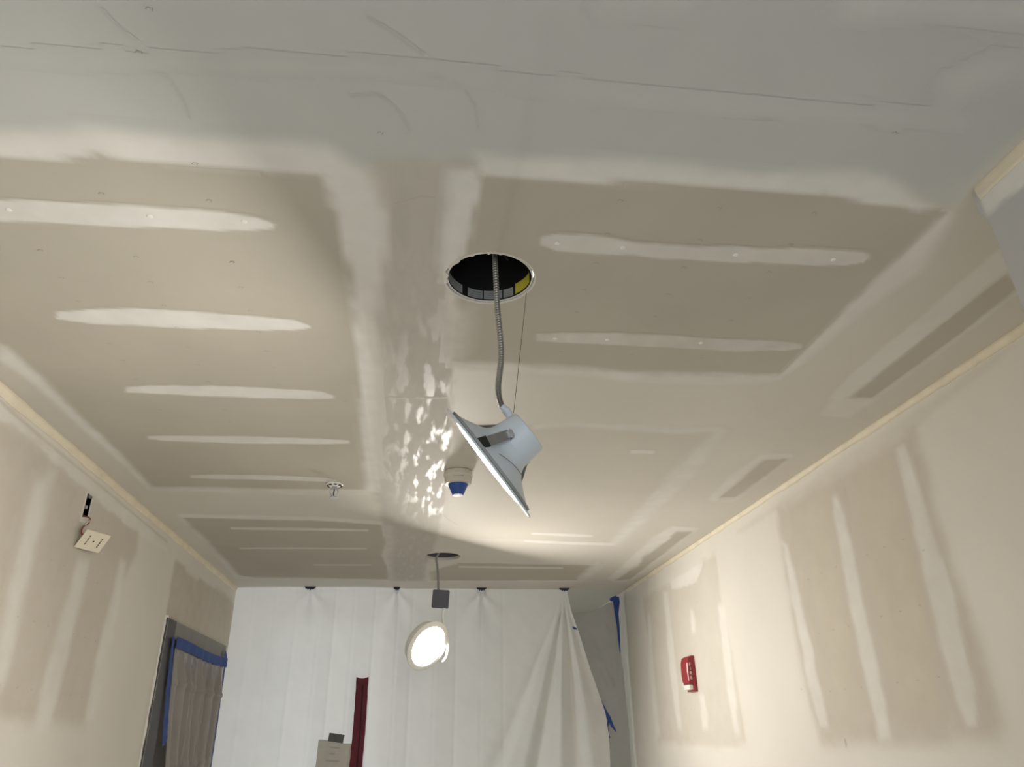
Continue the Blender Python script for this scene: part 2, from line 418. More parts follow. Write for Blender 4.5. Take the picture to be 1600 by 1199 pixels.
# ---- trim beads along the wall tops
def bead(name, p0, p1, side, h, t, mat, label, axis='y'):
    """thin irregular strip along the wall top; side = inward x direction"""
    n = max(20, int(abs(p1-p0)/0.03)); v, f = [], []
    x0 = side[0]; sx = side[1]
    for i in range(n+1):
        y = p0+(p1-p0)*i/n
        j = 0.0030*vnoise(np.array([y]), np.array([0.3]), 9, 3)[0]+0.003*vnoise(np.array([y]), np.array([0.7]), 31, 5)[0]
        hh = h+2*j; tt = t+j
        for (a, b) in ((0, 0), (tt*0.85, 0), (tt, -hh*0.3), (tt*0.75, -hh*0.85), (tt*0.3, -hh), (0, -hh)):
            v.append((x0+sx*a, y, ZC+b-0.0003))
    for i in range(n):
        for k in range(6):
            k2 = (k+1) % 6; f.append((i*6+k, i*6+k2, (i+1)*6+k2, (i+1)*6+k))
    f.append(tuple(range(6))); f.append(tuple(n*6+k for k in range(6))[::-1])
    o = obj(name, v, f, mat); tag(o, label, 'trim', kind='structure'); return o
bead('trim_1', 0.4, 5.2, (XL, 1), 0.030, 0.012, M['bead'], 'cream edge strip along the ceiling over the doorway wall')
bead('trim_2', YN, 5.2, (XR, -1), 0.022, 0.011, M['bead'], 'cream edge strip along the ceiling over the fire alarm wall')
bead('trim_3', YF+0.5, YN, (XN, -1), 0.03, 0.008, M['beadgrey'], 'rough cream edge strip along the top of the grey wall section')

# ---- ceiling: new board panels
H1 = (HOLE1[0], HOLE1[1], HOLE1[2]+0.004); H2 = (HOLE2[0], HOLE2[1], HOLE2[2]+0.001)
def panel(poly, **k): return coat(ceiling, CEIL, poly, M['paper'], 'drywall_panel', **{**dict(feather=0.006, wob=0.002, layer=1), **k})
def mud(poly, mat='mud', **k): return coat(ceiling, CEIL, poly, M[mat], 'joint_compound_band', **{**dict(feather=0.02, wob=0.006, layer=3), **k})
def strip(poly, mat='mud', **k): return coat(ceiling, CEIL, poly, M[mat], 'joint_compound_strip', **{**dict(feather=0.008, wob=0.004, layer=4), **k})
# grey skim nearest the viewer
coat(ceiling, CEIL, [(-700, -420), (900, -500), (1800, -420), (1700, 120), (1480, 320), (1380, 285), (1270, 285), (1000, 268), (750, 258), (560, 262), (520, 245), (330, 228), (140, 215), (-60, 222), (-500, 190)],
     M['ceil_near'], 'grey_skim_area', feather=0.05, wob=0.01, layer=0.6, res=0.02)
panel([(-60, 247), (0, 246), (120, 246), (145, 238), (250, 253), (400, 265), (512, 272), (545, 330), (560, 420), (572, 520), (575, 640), (580, 766), (235, 764), (120, 652), (0, 535), (-60, 478)])
panel([(742, 274), (850, 279), (950, 284), (1100, 291), (1260, 302), (1290, 301), (1400, 324), (1478, 331), (1218, 589), (1050, 588), (900, 580), (705, 566), (712, 480), (722, 395)], holes=(H1,))
panel([(700, 664), (900, 664), (990, 668), (1128, 671), (957, 851), (830, 844), (690, 840), (692, 790), (700, 745), (707, 690)], alpha=0.28)
panel([(719, 880), (932, 884), (900, 907), (672, 908), (672, 893), (700, 885)], holes=(H2,))
panel([(283, 809), (400, 811), (500, 813), (595, 820), (603, 850), (597, 868), (606, 890), (606, 906), (400, 904), (368, 898)])
panel([(1575, 428), (1320, 622), (1362, 623), (1590, 455)], alpha=0.9)
panel([(1196, 719), (1234, 716), (1152, 777), (1122, 778)], alpha=0.8)
panel([(1058, 829), (1084, 829), (986, 905), (958, 908), (998, 880), (1003, 868), (1043, 844)])
# central glossy skim strip
coat(ceiling, CEIL, [(592, 250, .05), (742, 250, .05), (738, 300), (705, 330), (698, 400), (700, 480), (706, 560), (702, 610), (704, 650), (708, 690), (699, 745), (693, 790), (683, 838), (668, 880), (662, 908), (608, 908), (604, 860), (600, 822), (585, 766, .05), (578, 640, .05), (585, 520, .05), (598, 400, .05)],
     M['skim'], 'glossy_skim_strip', feather=0.02, wob=0.012, wscale=18, layer=2, holes=(H1, H2), res=0.012)
# wide pale bands at the panel edges
mud([(-80, 212, .05), (0, 208, .05), (110, 205, .05), (145, 199, .05), (200, 205, .05), (330, 217, .05), (440, 220, .05), (515, 228, .05), (540, 250, .05), (565, 285, .04), (508, 274, .01), (400, 266, .006), (250, 254, .006), (145, 238, .01), (120, 246, .01), (0, 247, .01), (-80, 246, .01)])
mud([(500, 272, .01), (530, 268, .03), (565, 268, .05), (583, 290, .05), (603, 332, .03), (600, 380, .03), (592, 430, .02), (590, 480, .04), (576, 505, .06), (580, 560, .06), (586, 600, .06), (584, 700, .06), (586, 768, .06), (572, 768, .05), (568, 700, .04), (563, 600, .02), (557, 520, .015), (552, 450, .01), (540, 390, .01), (525, 330, .008), (512, 295, .008)])
mud([(744, 240, .03), (800, 247, .04), (900, 248, .04), (1010, 252, .04), (1100, 263, .04), (1200, 273, .04), (1270, 268, .05), (1340, 265, .05), (1385, 277, .05), (1420, 302, .04), (1440, 319, .02), (1484, 329, .008), (1430, 330, .008), (1400, 325, .008), (1330, 311, .008), (1290, 301, .008), (1260, 303, .006), (1100, 292, .006), (950, 285, .006), (850, 279, .006), (765, 275, .006), (752, 270, .01)])
mud([(702, 268, .05), (746, 262, .02), (750, 285, .01), (744, 315, .01), (736, 352, .01), (724, 396, .01), (708, 420, .02), (697, 440, .02), (693, 400, .03), (696, 340, .03), (699, 300, .04)], holes=(H1,), alpha=0.95)
mud([(700, 478, .05), (738, 480, .06), (734, 540, .06), (722, 562, .05), (700, 560, .05)], 'mud_thin', alpha=0.8, holes=(H1,))
mud(band([(0, 548, 13), (60, 596, 9), (120, 654, 7), (180, 708, 5), (236, 764, 3)]), feather=0.03, alpha=0.85)
mud(band([(235, 764, 3), (330, 765, 4), (420, 769, 5), (520, 770, 5), (578, 770, 5)]), 'mud_thin', feather=0.03, alpha=0.9)
mud(band([(279, 806, 2.5), (400, 809, 3.2), (500, 811, 3.2), (598, 818, 2.5)]), feather=0.03, alpha=0.8)
mud(band([(282, 808, 2), (325, 850, 3), (372, 902, 4)]), feather=0.03, alpha=0.7)
mud(band([(372, 903, 2), (500, 905, 2), (610, 908, 2)]), 'mud_thin', feather=0.04, alpha=0.7)
mud([(597, 818), (612, 822), (615, 850), (612, 880), (616, 906), (606, 908), (607, 892), (598, 872), (596, 862), (604, 850), (601, 835)], 'mud_thin', feather=0.03, alpha=0.6)
mud(band([(704, 568, 4), (800, 575, 7), (900, 580, 8), (980, 588, 8), (1050, 590, 9), (1130, 592, 9), (1200, 592, 7), (1220, 588, 5)]), 'mud_thin', feather=0.03, alpha=0.9)
mud([(1480, 332, .008), (1490, 340, .03), (1462, 388, .04), (1440, 424, .04), (1400, 450, .04), (1330, 503, .04), (1258, 565, .03), (1218, 592, .01), (1262, 545, .008), (1325, 477, .008), (1420, 388, .008)], alpha=0.72)
mud(band([(833, 667, 3), (900, 664, 3.5), (990, 669, 5), (1060, 674, 5), (1125, 671, 3)]), 'mud_thin', feather=0.03, alpha=0.8)
mud(band([(1130, 670, 5), (1092, 715, 13), (1042, 767, 13), (992, 818, 9), (957, 851, 5)]), 'mud_thin', feather=0.04, alpha=0.8)
mud(band([(820, 846, 1.5), (890, 849, 2), (958, 851, 2)]), feather=0.03, alpha=0.8)
mud(band([(938, 882, 7), (920, 896, 7), (904, 908, 6)]), 'mud_thin', feather=0.03, alpha=0.8)
mud(band([(668, 909, 1.6), (780, 909, 1.6), (905, 909, 1.6)]), 'mud_thin', feather=0.03, alpha=0.8)
mud(band([(676, 884, 7), (672, 896, 7), (670, 908, 7)]), 'mud_thin', feather=0.03, alpha=0.6, holes=(H2,))
# margin panels by the alarm wall
mud([(1562, 388), (1576, 420), (1480, 500), (1328, 622), (1295, 622), (1330, 585), (1440, 492)], feather=0.015, alpha=0.62)
mud(band([(1590, 455, 3), (1470, 550, 3), (1350, 636, 3)]), 'mud_thin', feather=0.012, alpha=0.8)
mud([(1280, 650), (1302, 622), (1366, 624), (1328, 653)], feather=0.02, alpha=0.55)
mud(band([(1238, 712, 3), (1190, 714, 4), (1150, 745, 6), (1112, 780, 5)]), feather=0.02, alpha=0.6)
mud(band([(1105, 781, 3), (1145, 784, 2), (1200, 745, 1.5), (1246, 709, 1.5)]), 'mud_thin', feather=0.015, alpha=0.7)
mud([(1050, 822), (1093, 826), (1086, 831), (1056, 831), (1040, 848), (1004, 872), (998, 884), (958, 909), (948, 905), (985, 872), (1020, 840)], feather=0.02, alpha=0.7)
mud(band([(1090, 828, 1.5), (1040, 866, 2), (988, 906, 2), (956, 911, 2)]), 'mud_thin', feather=0.02, alpha=0.8)
# fastener strips
for pts, mt, al in [
    ([(-40, 328, 14), (0, 329, 16), (100, 333, 17), (250, 340, 16), (350, 346, 14), (400, 350, 11), (427, 353, 3)], 'mud', 1),
    ([(90, 493, 5), (140, 494, 11), (210, 496, 13), (300, 500, 13), (400, 505, 11), (460, 508, 8), (485, 511, 2)], 'mud', 1),
    ([(197, 609, 4), (230, 609, 6), (330, 611, 8), (430, 615, 8), (500, 618, 6), (522, 621, 2)], 'mud', 0.95),
    ([(231, 684, 2.5), (260, 685, 4.5), (400, 688, 5.5), (500, 690, 4.5), (545, 691, 2.5)], 'mud', 0.85),
    ([(298, 745, 2), (340, 745, 3.5), (440, 747, 3.8), (510, 750, 3), (525, 752, 1.2)], 'mud', 0.7),
    ([(360, 826, 1.6), (460, 827, 2.2), (575, 829, 1.6)], 'mud', 0.8),
    ([(375, 857, 1.2), (470, 857, 1.4), (572, 858, 1.2)], 'mud', 0.6),
    ([(490, 883, 1.1), (540, 883, 1.2), (580, 883, 1.1)], 'mud', 0.5),
    ([(843, 377, 6), (870, 378, 14), (930, 383, 15), (990, 389, 11), (1040, 394, 11), (1200, 400, 12), (1320, 403, 12), (1348, 402, 9), (1359, 400, 3)], 'mud', 0.75),
    ([(840, 527, 5), (880, 528, 8), (960, 530, 9), (1050, 534, 9), (1150, 540, 9), (1230, 541, 6), (1252, 541, 3)], 'mud_thin', 0.75),
    ([(830, 834, 1.5), (900, 837, 2.4), (926, 838, 1.2)], 'mud', 0.8),
    ([(985, 706, 2.5), (1005, 706, 3), (1022, 707, 2)], 'mud', 0.6),
    ([(717, 886, 1.4), (800, 887, 1.6), (880, 888, 1.4)], 'mud', 0.7)]:
    strip(band(pts), mt, alpha=al)
# ridges and cracks in the grey skim
for pts in [[(640, 118, 1.2), (690, 121, 1.4), (722, 132, 1.2), (742, 165, 0.8), (748, 205, 0.6)], [(548, 150, 0.7), (590, 148, 0.9), (622, 172, 0.7)], [(210, 100, 0.8), (262, 122, 0.9), (285, 155, 0.9), (296, 185, 0.7)],
            [(575, 28, 0.7), (620, 55, 0.8), (660, 85, 0.7)], [(615, 318, 0.6), (660, 306, 0.9), (680, 309, 0.6)], [(160, 15, 0.6), (190, 48, 0.7), (212, 62, 0.6)], [(620, 170, 0.7), (640, 205, 1.0), (632, 210, 0.6)],
            [(1130, 185, 0.7), (1190, 188, 0.8), (1245, 189, 0.6)], [(690, 800, 0.7), (700, 812, 0.7), (715, 820, 0.5)], [(600, 621, 0.6), (660, 622, 0.8), (697, 621, 0.6)]]:
    coat(ceiling, CEIL, band(pts), M['groove'], 'surface_crack', feather=0.004, wob=0.001, alpha=0.5, layer=5, res=0.003)
for pts, al in [([(380, 100, 3), (560, 105, 4), (700, 116, 6), (760, 124, 4)], 0.35), ([(800, 132, 3), (1000, 150, 5), (1250, 172, 5), (1500, 190, 4)], 0.25), ([(0, 92, 3), (200, 96, 4), (380, 104, 3)], 0.25),
                ([(1480, 140, 20), (1540, 115, 16), (1590, 98, 10)], 0.35), ([(940, 5, 12), (1000, 8, 14), (1070, 4, 8)], 0.5), ([(1320, 10, 12), (1450, 8, 13), (1620, 18, 10)], 0.6)]:
    mud(band(pts), 'mud_thin', feather=0.05, alpha=al, layer=4)
# fastener dimples and little pencil ticks: too small to pick apart
def marks(parent, plane, pts, name, size, mat, lay):
    v, f = [], []
    for (x, y) in pts:
        u0, v0 = plane.uv(x, y)
        for (du, dv, a) in ((0, 0, 0.4), (0.004, 0.003, 1.9), (-0.004, 0.002, -0.6)):
            a += random.uniform(-0.4, 0.4); L = size*random.uniform(0.6, 1.1); w = size*0.16
            c, s_ = math.cos(a), math.sin(a); b = len(v)
            q = [(-L, -w), (L, -w), (L, w), (-L, w)]
            uu = np.array([u0+du+c*p-s_*r for p, r in q]); vv = np.array([v0+dv+s_*p+c*r for p, r in q])
            v += plane.p3(uu, vv, 0.000007*(len(plane.coats)+3)).tolist(); f.append((b, b+1, b+2, b+3))
    o = obj(name, v, f, mat, parent); o['kind'] = 'stuff'; return o
M['tick'] = surf('grey_tick_mark', (0.29, 0.27, 0.235), 0.8, 0.05, 10)
marks(ceiling, CEIL, [(304, 254), (158, 301), (326, 312), (62, 390), (212, 400), (362, 409), (363, 408), (95, 433), (235, 440), (376, 448), (122, 470), (256, 477), (391, 485), (276, 511), (403, 518), (170, 536), (294, 542), (416, 548), (192, 563), (308, 569), (427, 574), (212, 592), (324, 596), (435, 600), (250, 640), (350, 640), (360, 660), (540, 627), (232, 11), (216, 79), (594, 206),
    (970, 312), (1124, 324), (1274, 332), (950, 364), (1095, 374), (1236, 381), (932, 410), (1070, 417), (1203, 424), (913, 452), (1045, 459), (1170, 465), (901, 487), (1024, 494), (1143, 500), (877, 549), (988, 554), (1097, 559), (1400, 206)], 'fastener_ticks', 0.0033, M['tick'], 6)
for (x, y) in [(871, 380), (973, 387), (1150, 398), (1302, 406), (14, 328), (234, 338), (381, 346), (867, 529), (949, 531), (1095, 536)]:
    c = on_z(x, y); lv, lf = lathe([(0.006, 0), (0.0052, -0.0009), (0.003, -0.0014)], 12, cap_end=True)
    obj('fastener_dimple', [(a+c[0], b+c[1], z+ZC-0.0004) for a, b, z in lv], lf, M['whiteplastic'], ceiling, True)

# ---- wall coats
def wr(poly, mat, name, **k): return coat(wall_right, WR, poly, M[mat], name, **{**dict(feather=0.06, wob=0.012, layer=1), **k})
def wl(poly, mat, name, **k): return coat(wall_left, WL, poly, M[mat], name, **{**dict(feather=0.06, wob=0.012, layer=1, holes=((BX0, BX1, BZ0, BZ1),)), **k})
wr([(1214, 795), (1290, 752), (1428, 672), (1452, 745), (1462, 800), (1505, 930), (1540, 1030), (1568, 1130), (1560, 1158), (1400, 1162), (1284, 1166), (1262, 1080), (1238, 960), (1222, 860)], 'wallpaper', 'sanded_board_patch', alpha=0.85)
wr([(1245, 800), (1288, 780), (1305, 860), (1325, 980), (1340, 1080), (1318, 1095), (1300, 1075), (1272, 930)], 'walltan', 'tan_board_area', feather=0.12, alpha=0.75, layer=2)
wr([(1335, 745), (1385, 720), (1425, 870), (1445, 960), (1465, 1110), (1410, 1095), (1385, 1010), (1352, 860)], 'walltan', 'tan_board_area', feather=0.10, alpha=0.75, layer=2)
for pts, al in [([(1227, 850, 3), (1240, 920, 6), (1257, 994, 8), (1272, 1070, 8), (1287, 1135, 6)], 0.9), ([(1304, 775, 4), (1314, 822, 7), (1324, 870, 9), (1340, 950, 11), (1362, 1050, 12), (1384, 1158, 9)], 0.9), ([(1407, 700, 6), (1425, 760, 10), (1445, 840, 14), (1480, 966, 19), (1503, 1060, 15), (1518, 1135, 8)], 0.9)]:
    wr(band(pts), 'wallmud', 'wall_compound_strip', feather=0.03, alpha=al, layer=3)
wr([(1004, 936), (1047, 911), (1050, 921), (1070, 914), (1088, 907), (1097, 878), (1118, 866), (1128, 945), (1142, 1010), (1166, 1160), (1150, 1170), (1028, 1160), (1016, 1030)], 'wallpaper', 'sanded_board_patch', feather=0.035, wob=0.01, alpha=0.6)
for pts, al in [([(1014, 960, 2), (1018, 1040, 3), (1028, 1150, 3)], 0.8), ([(1040, 925, 4), (1045, 980, 4), (1053, 1060, 5), (1062, 1143, 3)], 0.8), ([(1081, 955, 2), (1083, 972, 4), (1084, 990, 3)], 0.8), ([(1127, 945, 5), (1134, 1010, 6), (1143, 1080, 6), (1151, 1145, 3)], 0.9), ([(1096, 1085, 4), (1100, 1115, 5), (1102, 1140, 4)], 0.8)]:
    wr(band(pts), 'wallmud', 'wall_compound_strip', feather=0.04, alpha=al, layer=3)
wr([(1047, 909), (1082, 888), (1098, 877), (1096, 893), (1088, 908), (1062, 920), (1050, 922)], 'wallmud', 'wall_compound_patch', feather=0.012, alpha=1, layer=3)
wr([(1600, 532), (1430, 668), (1300, 746), (1150, 838), (1150, 830), (1300, 728), (1450, 630), (1600, 522)], 'wallpaper', 'sanded_board_patch', feather=0.02, alpha=0.3, layer=2)
wl([(-40, 640), (0, 653), (28, 666), (85, 720), (140, 768), (186, 802), (217, 820), (214, 865), (186, 920), (154, 1036), (135, 1132), (88, 1130), (0, 1122), (-60, 1110)], 'wallpaper', 'sanded_board_patch', alpha=0.8)
wl([(172, 808), (217, 820), (208, 868), (190, 880), (163, 868)], 'wallpaper', 'sanded_board_patch', feather=0.08, alpha=0.4, layer=2)
for pts, al in [([(62, 752, 8), (55, 800, 12), (42, 860, 13), (28, 920, 13), (8, 1020, 12), (-8, 1080, 10)], 0.9), ([(131, 876, 8), (115, 940, 11), (96, 1010, 13), (78, 1080, 14), (64, 1140, 12)], 0.9), ([(193, 878, 4), (180, 940, 7), (162, 1020, 9), (140, 1130, 8)], 0.95), ([(82, 735, 6), (70, 780, 9), (60, 830, 6)], 0.5)]:
    wl(band(pts), 'wallmud', 'wall_compound_strip', feather=0.06, alpha=al, layer=3)
wl([(-40, 608), (0, 634), (60, 688), (120, 738), (200, 800), (262, 855), (262, 868), (200, 822), (140, 770), (85, 722), (28, 668), (0, 654), (-40, 632)], 'wallmud', 'wall_compound_band', feather=0.015, alpha=0.8, layer=3)
wl([(274, 873, .02), (298, 897, .02), (308, 906, .015), (313, 904, .015), (322, 913, .015), (340, 922, .02), (358, 935, .03), (367, 945, .03), (352, 1040, .02), (258, 967, .02)], 'wallpaper', 'sanded_board_patch', wob=0.008, alpha=0.95, layer=2)
marks(wall_right, WR, [(1263, 906), (1284, 897), (1306, 887), (1355, 868), (1382, 856), (1411, 844), (1443, 861), (1280, 991), (1302, 985), (1326, 979), (1377, 964), (1407, 956), (1438, 947), (1297, 1081), (1321, 1078), (1346, 1075), (1402, 1068), (1434, 1064), (1467, 1059), (1252, 1078), (1090, 941), (1116, 1037), (1125, 1104), (1072, 1110), (1080, 1110)], 'fastener_ticks', 0.0033, M['tick'], 5)
o = coat(wall_right, WR, band([(1320, 1155, 0.8), (1322, 1162, 1.2), (1322, 1168, 0.6)]), M['groove'], 'wall_scratch', feather=0.004, wob=0.001, layer=5, res=0.003)
wl(band([(-10, 618, 2.5), (60, 680, 2.2), (150, 754, 2), (262, 848, 1.5)]), 'wallpaper', 'painted_shadow_line', feather=0.006, wob=0.002, alpha=0.6)  # shadow line under the left bead, painted in the sanded board colour
marks(wall_left, WL, [(80, 876), (100, 885), (135, 904), (152, 912), (28, 965), (53, 972), (75, 979), (115, 992), (132, 997), (149, 1003), (0, 1072), (26, 1076), (49, 1079), (110, 1087), (128, 1091)], 'fastener_ticks', 0.0033, M['tick'], 5)
# near wall: pale compound under its bead
NW = Plane('x', XN, -1, NEAR_COL, 0.7)
coat(wall_near, NW, [(1527, 300), (1620, 200), (1640, 230), (1600, 290), (1570, 312), (1552, 332), (1542, 338)], M['wallmud'], 'wall_compound_band', feather=0.012, alpha=0.9, layer=1)

# ================================================================== DOORWAY
dr = empty('door_1', at(XL, (D0+D1)/2, 0)); tag(dr, 'dark metal framed doorway in the left wall under plastic and blue tape', 'door', kind='structure')
def dpart(name, y0, y1, z0, z1, x0, x1, mat, bev=0.003):
    return bev_box(name, (x0, x1, y0-(D0+D1)/2, y1-(D0+D1)/2, z0, z1), mat, dr, bev)
dpart('frame_jamb', D0, D0+0.15, 0, DT, -0.09, 0.016, M['darkmetal'])
dpart('frame_jamb', D1-0.06, D1, 0, DT-0.085, -0.09, 0.012, M['greymetal'])
dpart('frame_head', D0+0.15, D1, DT-0.085, DT, -0.09, 0.014, M['greymetal'])
dpart('door_panel', D0+0.15, D1-0.06, 0.01, DT-0.085, -0.075, -0.035, M['doorpanel'])
# torn board edge beside the frame
v, f = [], []
n = 60
for i in range(n+1):
    z = 0.6+(DT+0.01-0.6)*i/n; w = 0.001+0.008*abs(vnoise(np.array([z]), np.array([1.1]), 14, 9)[0])*2
    v += [(XL+0.0005, D0-w, z), (XL+0.006, D0-w*0.4, z), (XL+0.0165, D0+0.004+0.006*vnoise(np.array([z]), np.array([.5]), 22, 2)[0], z)]
for i in range(n):
    f += [(3*i, 3*i+1, 3*i+4, 3*i+3), (3*i+1, 3*i+2, 3*i+5, 3*i+4)]
obj('torn_board_edge', v, f, M['wall'], wall_left)

SX = XL+0.024
def sheet_y(zr):   # left edge of the door plastic, from the traced outline
    zs = [-1.5, -0.12, 0.10, 0.30, 0.44]; ys = [4.20, 4.17, 4.08, 4.02, 3.99]
    return np.interp(zr, zs, ys)
ny, nz = 120, 150
v, f = [], []
for j in range(nz+1):
    z = 0.08+(DT-0.092-0.08)*j/nz
    yl = sheet_y(z-1.52); yr = 5.09
    for i in range(ny+1):
        s = i/ny; y = yl+(yr-yl)*s
        top = max(0, 1-(DT-0.09-z)/0.5)
        amp = 0.006+0.010*np.interp(z, [1.2, 1.6, 1.8, 1.97], [0.6, 0.5, 1, 0.25])
        ph = 2.6*vnoise(np.array([s*3]), np.array([z*1.2]), 1, 17)[0]
        d = amp*(math.sin(s*62+ph*4)+0.7*math.sin(s*31-ph*3+1))
        d += 0.012*math.exp(-((z-1.765+0.02*(s-.5))/0.012)**2)+0.008*math.exp(-((z-1.40)/0.010)**2)
        d *= min(1, s/0.05, (1-s)/0.05)*min(1, max(0, DT-0.128-z)/0.12)
        v.append((SX+0.003+d, y, z))
for j in range(nz):
    for i in range(ny):
        a = j*(ny+1)+i; f.append((a, a+1, a+ny+2, a+ny+1))
ds = empty('door_sheeting', at(SX, 4.5, 0.08)); tag(ds, 'thin wrinkled clear plastic taped over the dark doorway', 'plastic sheet')
obj('film', to_local(ds.matrix_world, v), f, M['doorsheet'], ds, True)
def tape(name, pts, width, nrmv, mat, parent, thick=0.0012, wob=0.0):
    """pts centre line (world), width dir is computed in the surface"""
    P = np.array(pts, float); nv = nrm(nrmv); T = np.gradient(P, axis=0)
    v, f = [], []
    for i, p in enumerate(P):
        t = nrm(T[i]); w = nrm(np.cross(nv, t)); ww = width[i] if hasattr(width, '__len__') else width
        b = nv*(0.004*math.sin(i*2.1)*wob)
        for (a, c) in ((-1, 0), (1, 0), (1, 1), (-1, 1)):
            v.append(p+w*ww/2*a+nv*thick*c+b)
    n = len(P)
    for i in range(n-1):
        for k in range(4): f.append((4*i+k, 4*i+(k+1) % 4, 4*i+4+(k+1) % 4, 4*i+4+k))
    f += [(0, 1, 2, 3), tuple(4*n-4+k for k in (3, 2, 1, 0))]
    if parent is not None: v = to_local(parent.matrix_world, v)
    return obj(name, v, f, mat, parent)
zt = DT-0.105
tape('tape_strip', [(SX+0.009, y, zt+0.006*math.sin(y*5)) for y in np.linspace(3.985, 5.12, 24)], 0.052, (1, 0, 0), M['tape'], ds, wob=0.4)
tape('tape_strip', [(SX+0.002, float(sheet_y(z-1.52))-0.03-0.01*math.sin(z*4), z) for z in np.linspace(1.975, 1.50, 24)], [0.035+0.045*k/23 for k in range(24)], (1, 0, 0), M['tape'], ds, wob=0.3)
tape('tape_strip', [(SX+0.006, 5.085+0.004*math.sin(z*9), z) for z in np.linspace(1.95, 1.35, 24)], 0.03, (1, 0, 0), M['tape'], ds, wob=0.3)
tape('tape_tail', [(SX+0.007, 5.02, 2.005), (SX+0.008, 5.06, 1.985), (SX+0.007, 5.105, 1.96)], 0.035, (1, 0, 0), M['tape'], ds)

# ================================================================== BACK PLASTIC SHEETING
YS = 5.205
re_px = [(887, 929), (893, 955), (905, 990), (922, 1045), (936, 1085), (946, 1115), (951, 1150), (953, 1199), (955, 1260)]
RE = np.array([on_y(x, y, YS) for x, y in re_px])[::-1]
def right_edge(z): return np.interp(z, RE[:, 2], RE[:, 0])
creases = [-1.19, -1.06, -0.915, -0.775, -0.62, -0.52, -0.395, -0.255, -0.10, 0.0, 0.16, 0.30, 0.47, 0.62, 0.80, 2.0]
cofs = [0.0, 0.010, -0.006, 0.018, -0.008, 0.015, -0.004, 0.012, -0.010, 0.006, -0.007, 0.012, -0.004, 0.008, 0.0, 0.0]
TP = [on_y(485, 927, YS), on_y(620, 927, YS), on_y(752, 929, YS), on_y(881, 930, YS)]
nx_, nz_ = 260, 150
v, f = [], []
for j in range(nz_+1):
    z = 0.05+(ZC-0.004-0.05)*j/nz_
    xr = right_edge(z); xl = XL+0.004
    for i in range(nx_+1):
        s = i/nx_; x = xl+(xr-xl)*s
        xs = x+0.05*(2.44-z)*0.12
        g = np.interp(xs, creases, cofs)
        d = 0.55*g*min(1, (ZC-z)/0.25)+sum(0.0035*math.exp(-((xs-cx)/0.006)**2) for cx in creases[1:-2])
        d += 0.010*vnoise(np.array([x]), np.array([z*0.6]), 4.0, 71)[0]+0.004*vnoise(np.array([x+z*0.7]), np.array([z]), 13, 72)[0]
        for tp in TP[:3]:
            dx, dz = x-tp[0], tp[2]-z; rr = math.hypot(dx, dz)
            d += 0.010*math.exp(-(rr/0.28)**2)*math.sin(7*math.atan2(dx, dz+0.02))
        tp = TP[3]; dx, dz = x-tp[0], tp[2]-z; th = math.atan2(dx, dz+0.015); rr = math.hypot(dx, dz)
        fan = math.exp(-((th+0.06)/0.30)**2)
        d += fan*min(1, rr/0.5)*(0.045*math.sin(th*26+0.6)+0.014*math.sin(th*57+1))
        v.append((x, YS-d, z))
for j in range(nz_):
    for i in range(nx_):
        a = j*(nx_+1)+i; f.append((a, a+nx_+1, a+nx_+2, a+1))
sh = empty('plastic_sheeting', at(0, YS, 0.05)); tag(sh, 'wide milky white plastic dust sheet hanging from the ceiling with red zipper', 'plastic sheet')
obj('film', to_local(sh.matrix_world, v), f, M['sheet'], sh, True)
for tp, w in zip(TP, (0.075, 0.045, 0.07, 0.075)):
    v, f = [], []
    n = 10
    for i in range(n+1):
        a = -1+2*i/n; hgt = 0.020*math.sqrt(max(0.05, 1-a*a))*(1+0.3*math.sin(i*2.7))
        v += [(tp[0]+a*w/2, YS-0.036, ZC-0.001), (tp[0]+a*w/2, YS-0.032, ZC-hgt), (tp[0]+a*w/2, YS-0.028, ZC-hgt), (tp[0]+a*w/2, YS-0.030, ZC-0.001)]
    for i in range(n):
        for k in range(4): f.append((4*i+k, 4*i+(k+1) % 4, 4*i+4+(k+1) % 4, 4*i+4+k))
    f += [(0, 1, 2, 3), (4*n+3, 4*n+2, 4*n+1, 4*n)]
    obj('tape_piece', to_local(sh.matrix_world, v), f, M['tapedark'], sh)
# red peel-on zipper
zc = [on_y(566.5, 1058, YS-0.035), on_y(562, 1130, YS-0.035), on_y(556, 1199, YS-0.035), on_y(551, 1270, YS-0.035)]
zp = smooth_path(zc, 40); w = 0.078
v, f = [], []
for i, p in enumerate(zp):
    for k, a in enumerate(np.linspace(-1, 1, 9)):
        notch = 0.010*math.cos(a*math.pi/2) if i == 0 else 0.0
        wv = 1+0.02*math.sin(i*1.3)
        v.append((p[0]+a*w/2*wv, p[1]-0.002*abs(math.sin(i*.9+k)), p[2]-notch))
for i in range(len(zp)-1):
    for k in range(8): a = i*9+k; f.append((a, a+1, a+10, a+9))
nb = len(v)
zo = obj('zipper', to_local(sh.matrix_world, v), f, M['zip'], sh)
md = zo.modifiers.new('thick', 'SOLIDIFY'); md.thickness = 0.0025
tape('zipper_teeth', [p+np.array([0.006, -0.004, -0.05]) for p in zp[:-1]], 0.009, (0, -1, 0), M['zipteeth'], sh, thick=0.004)
zt_ = sh.children[-1]; zt_.parent = zo

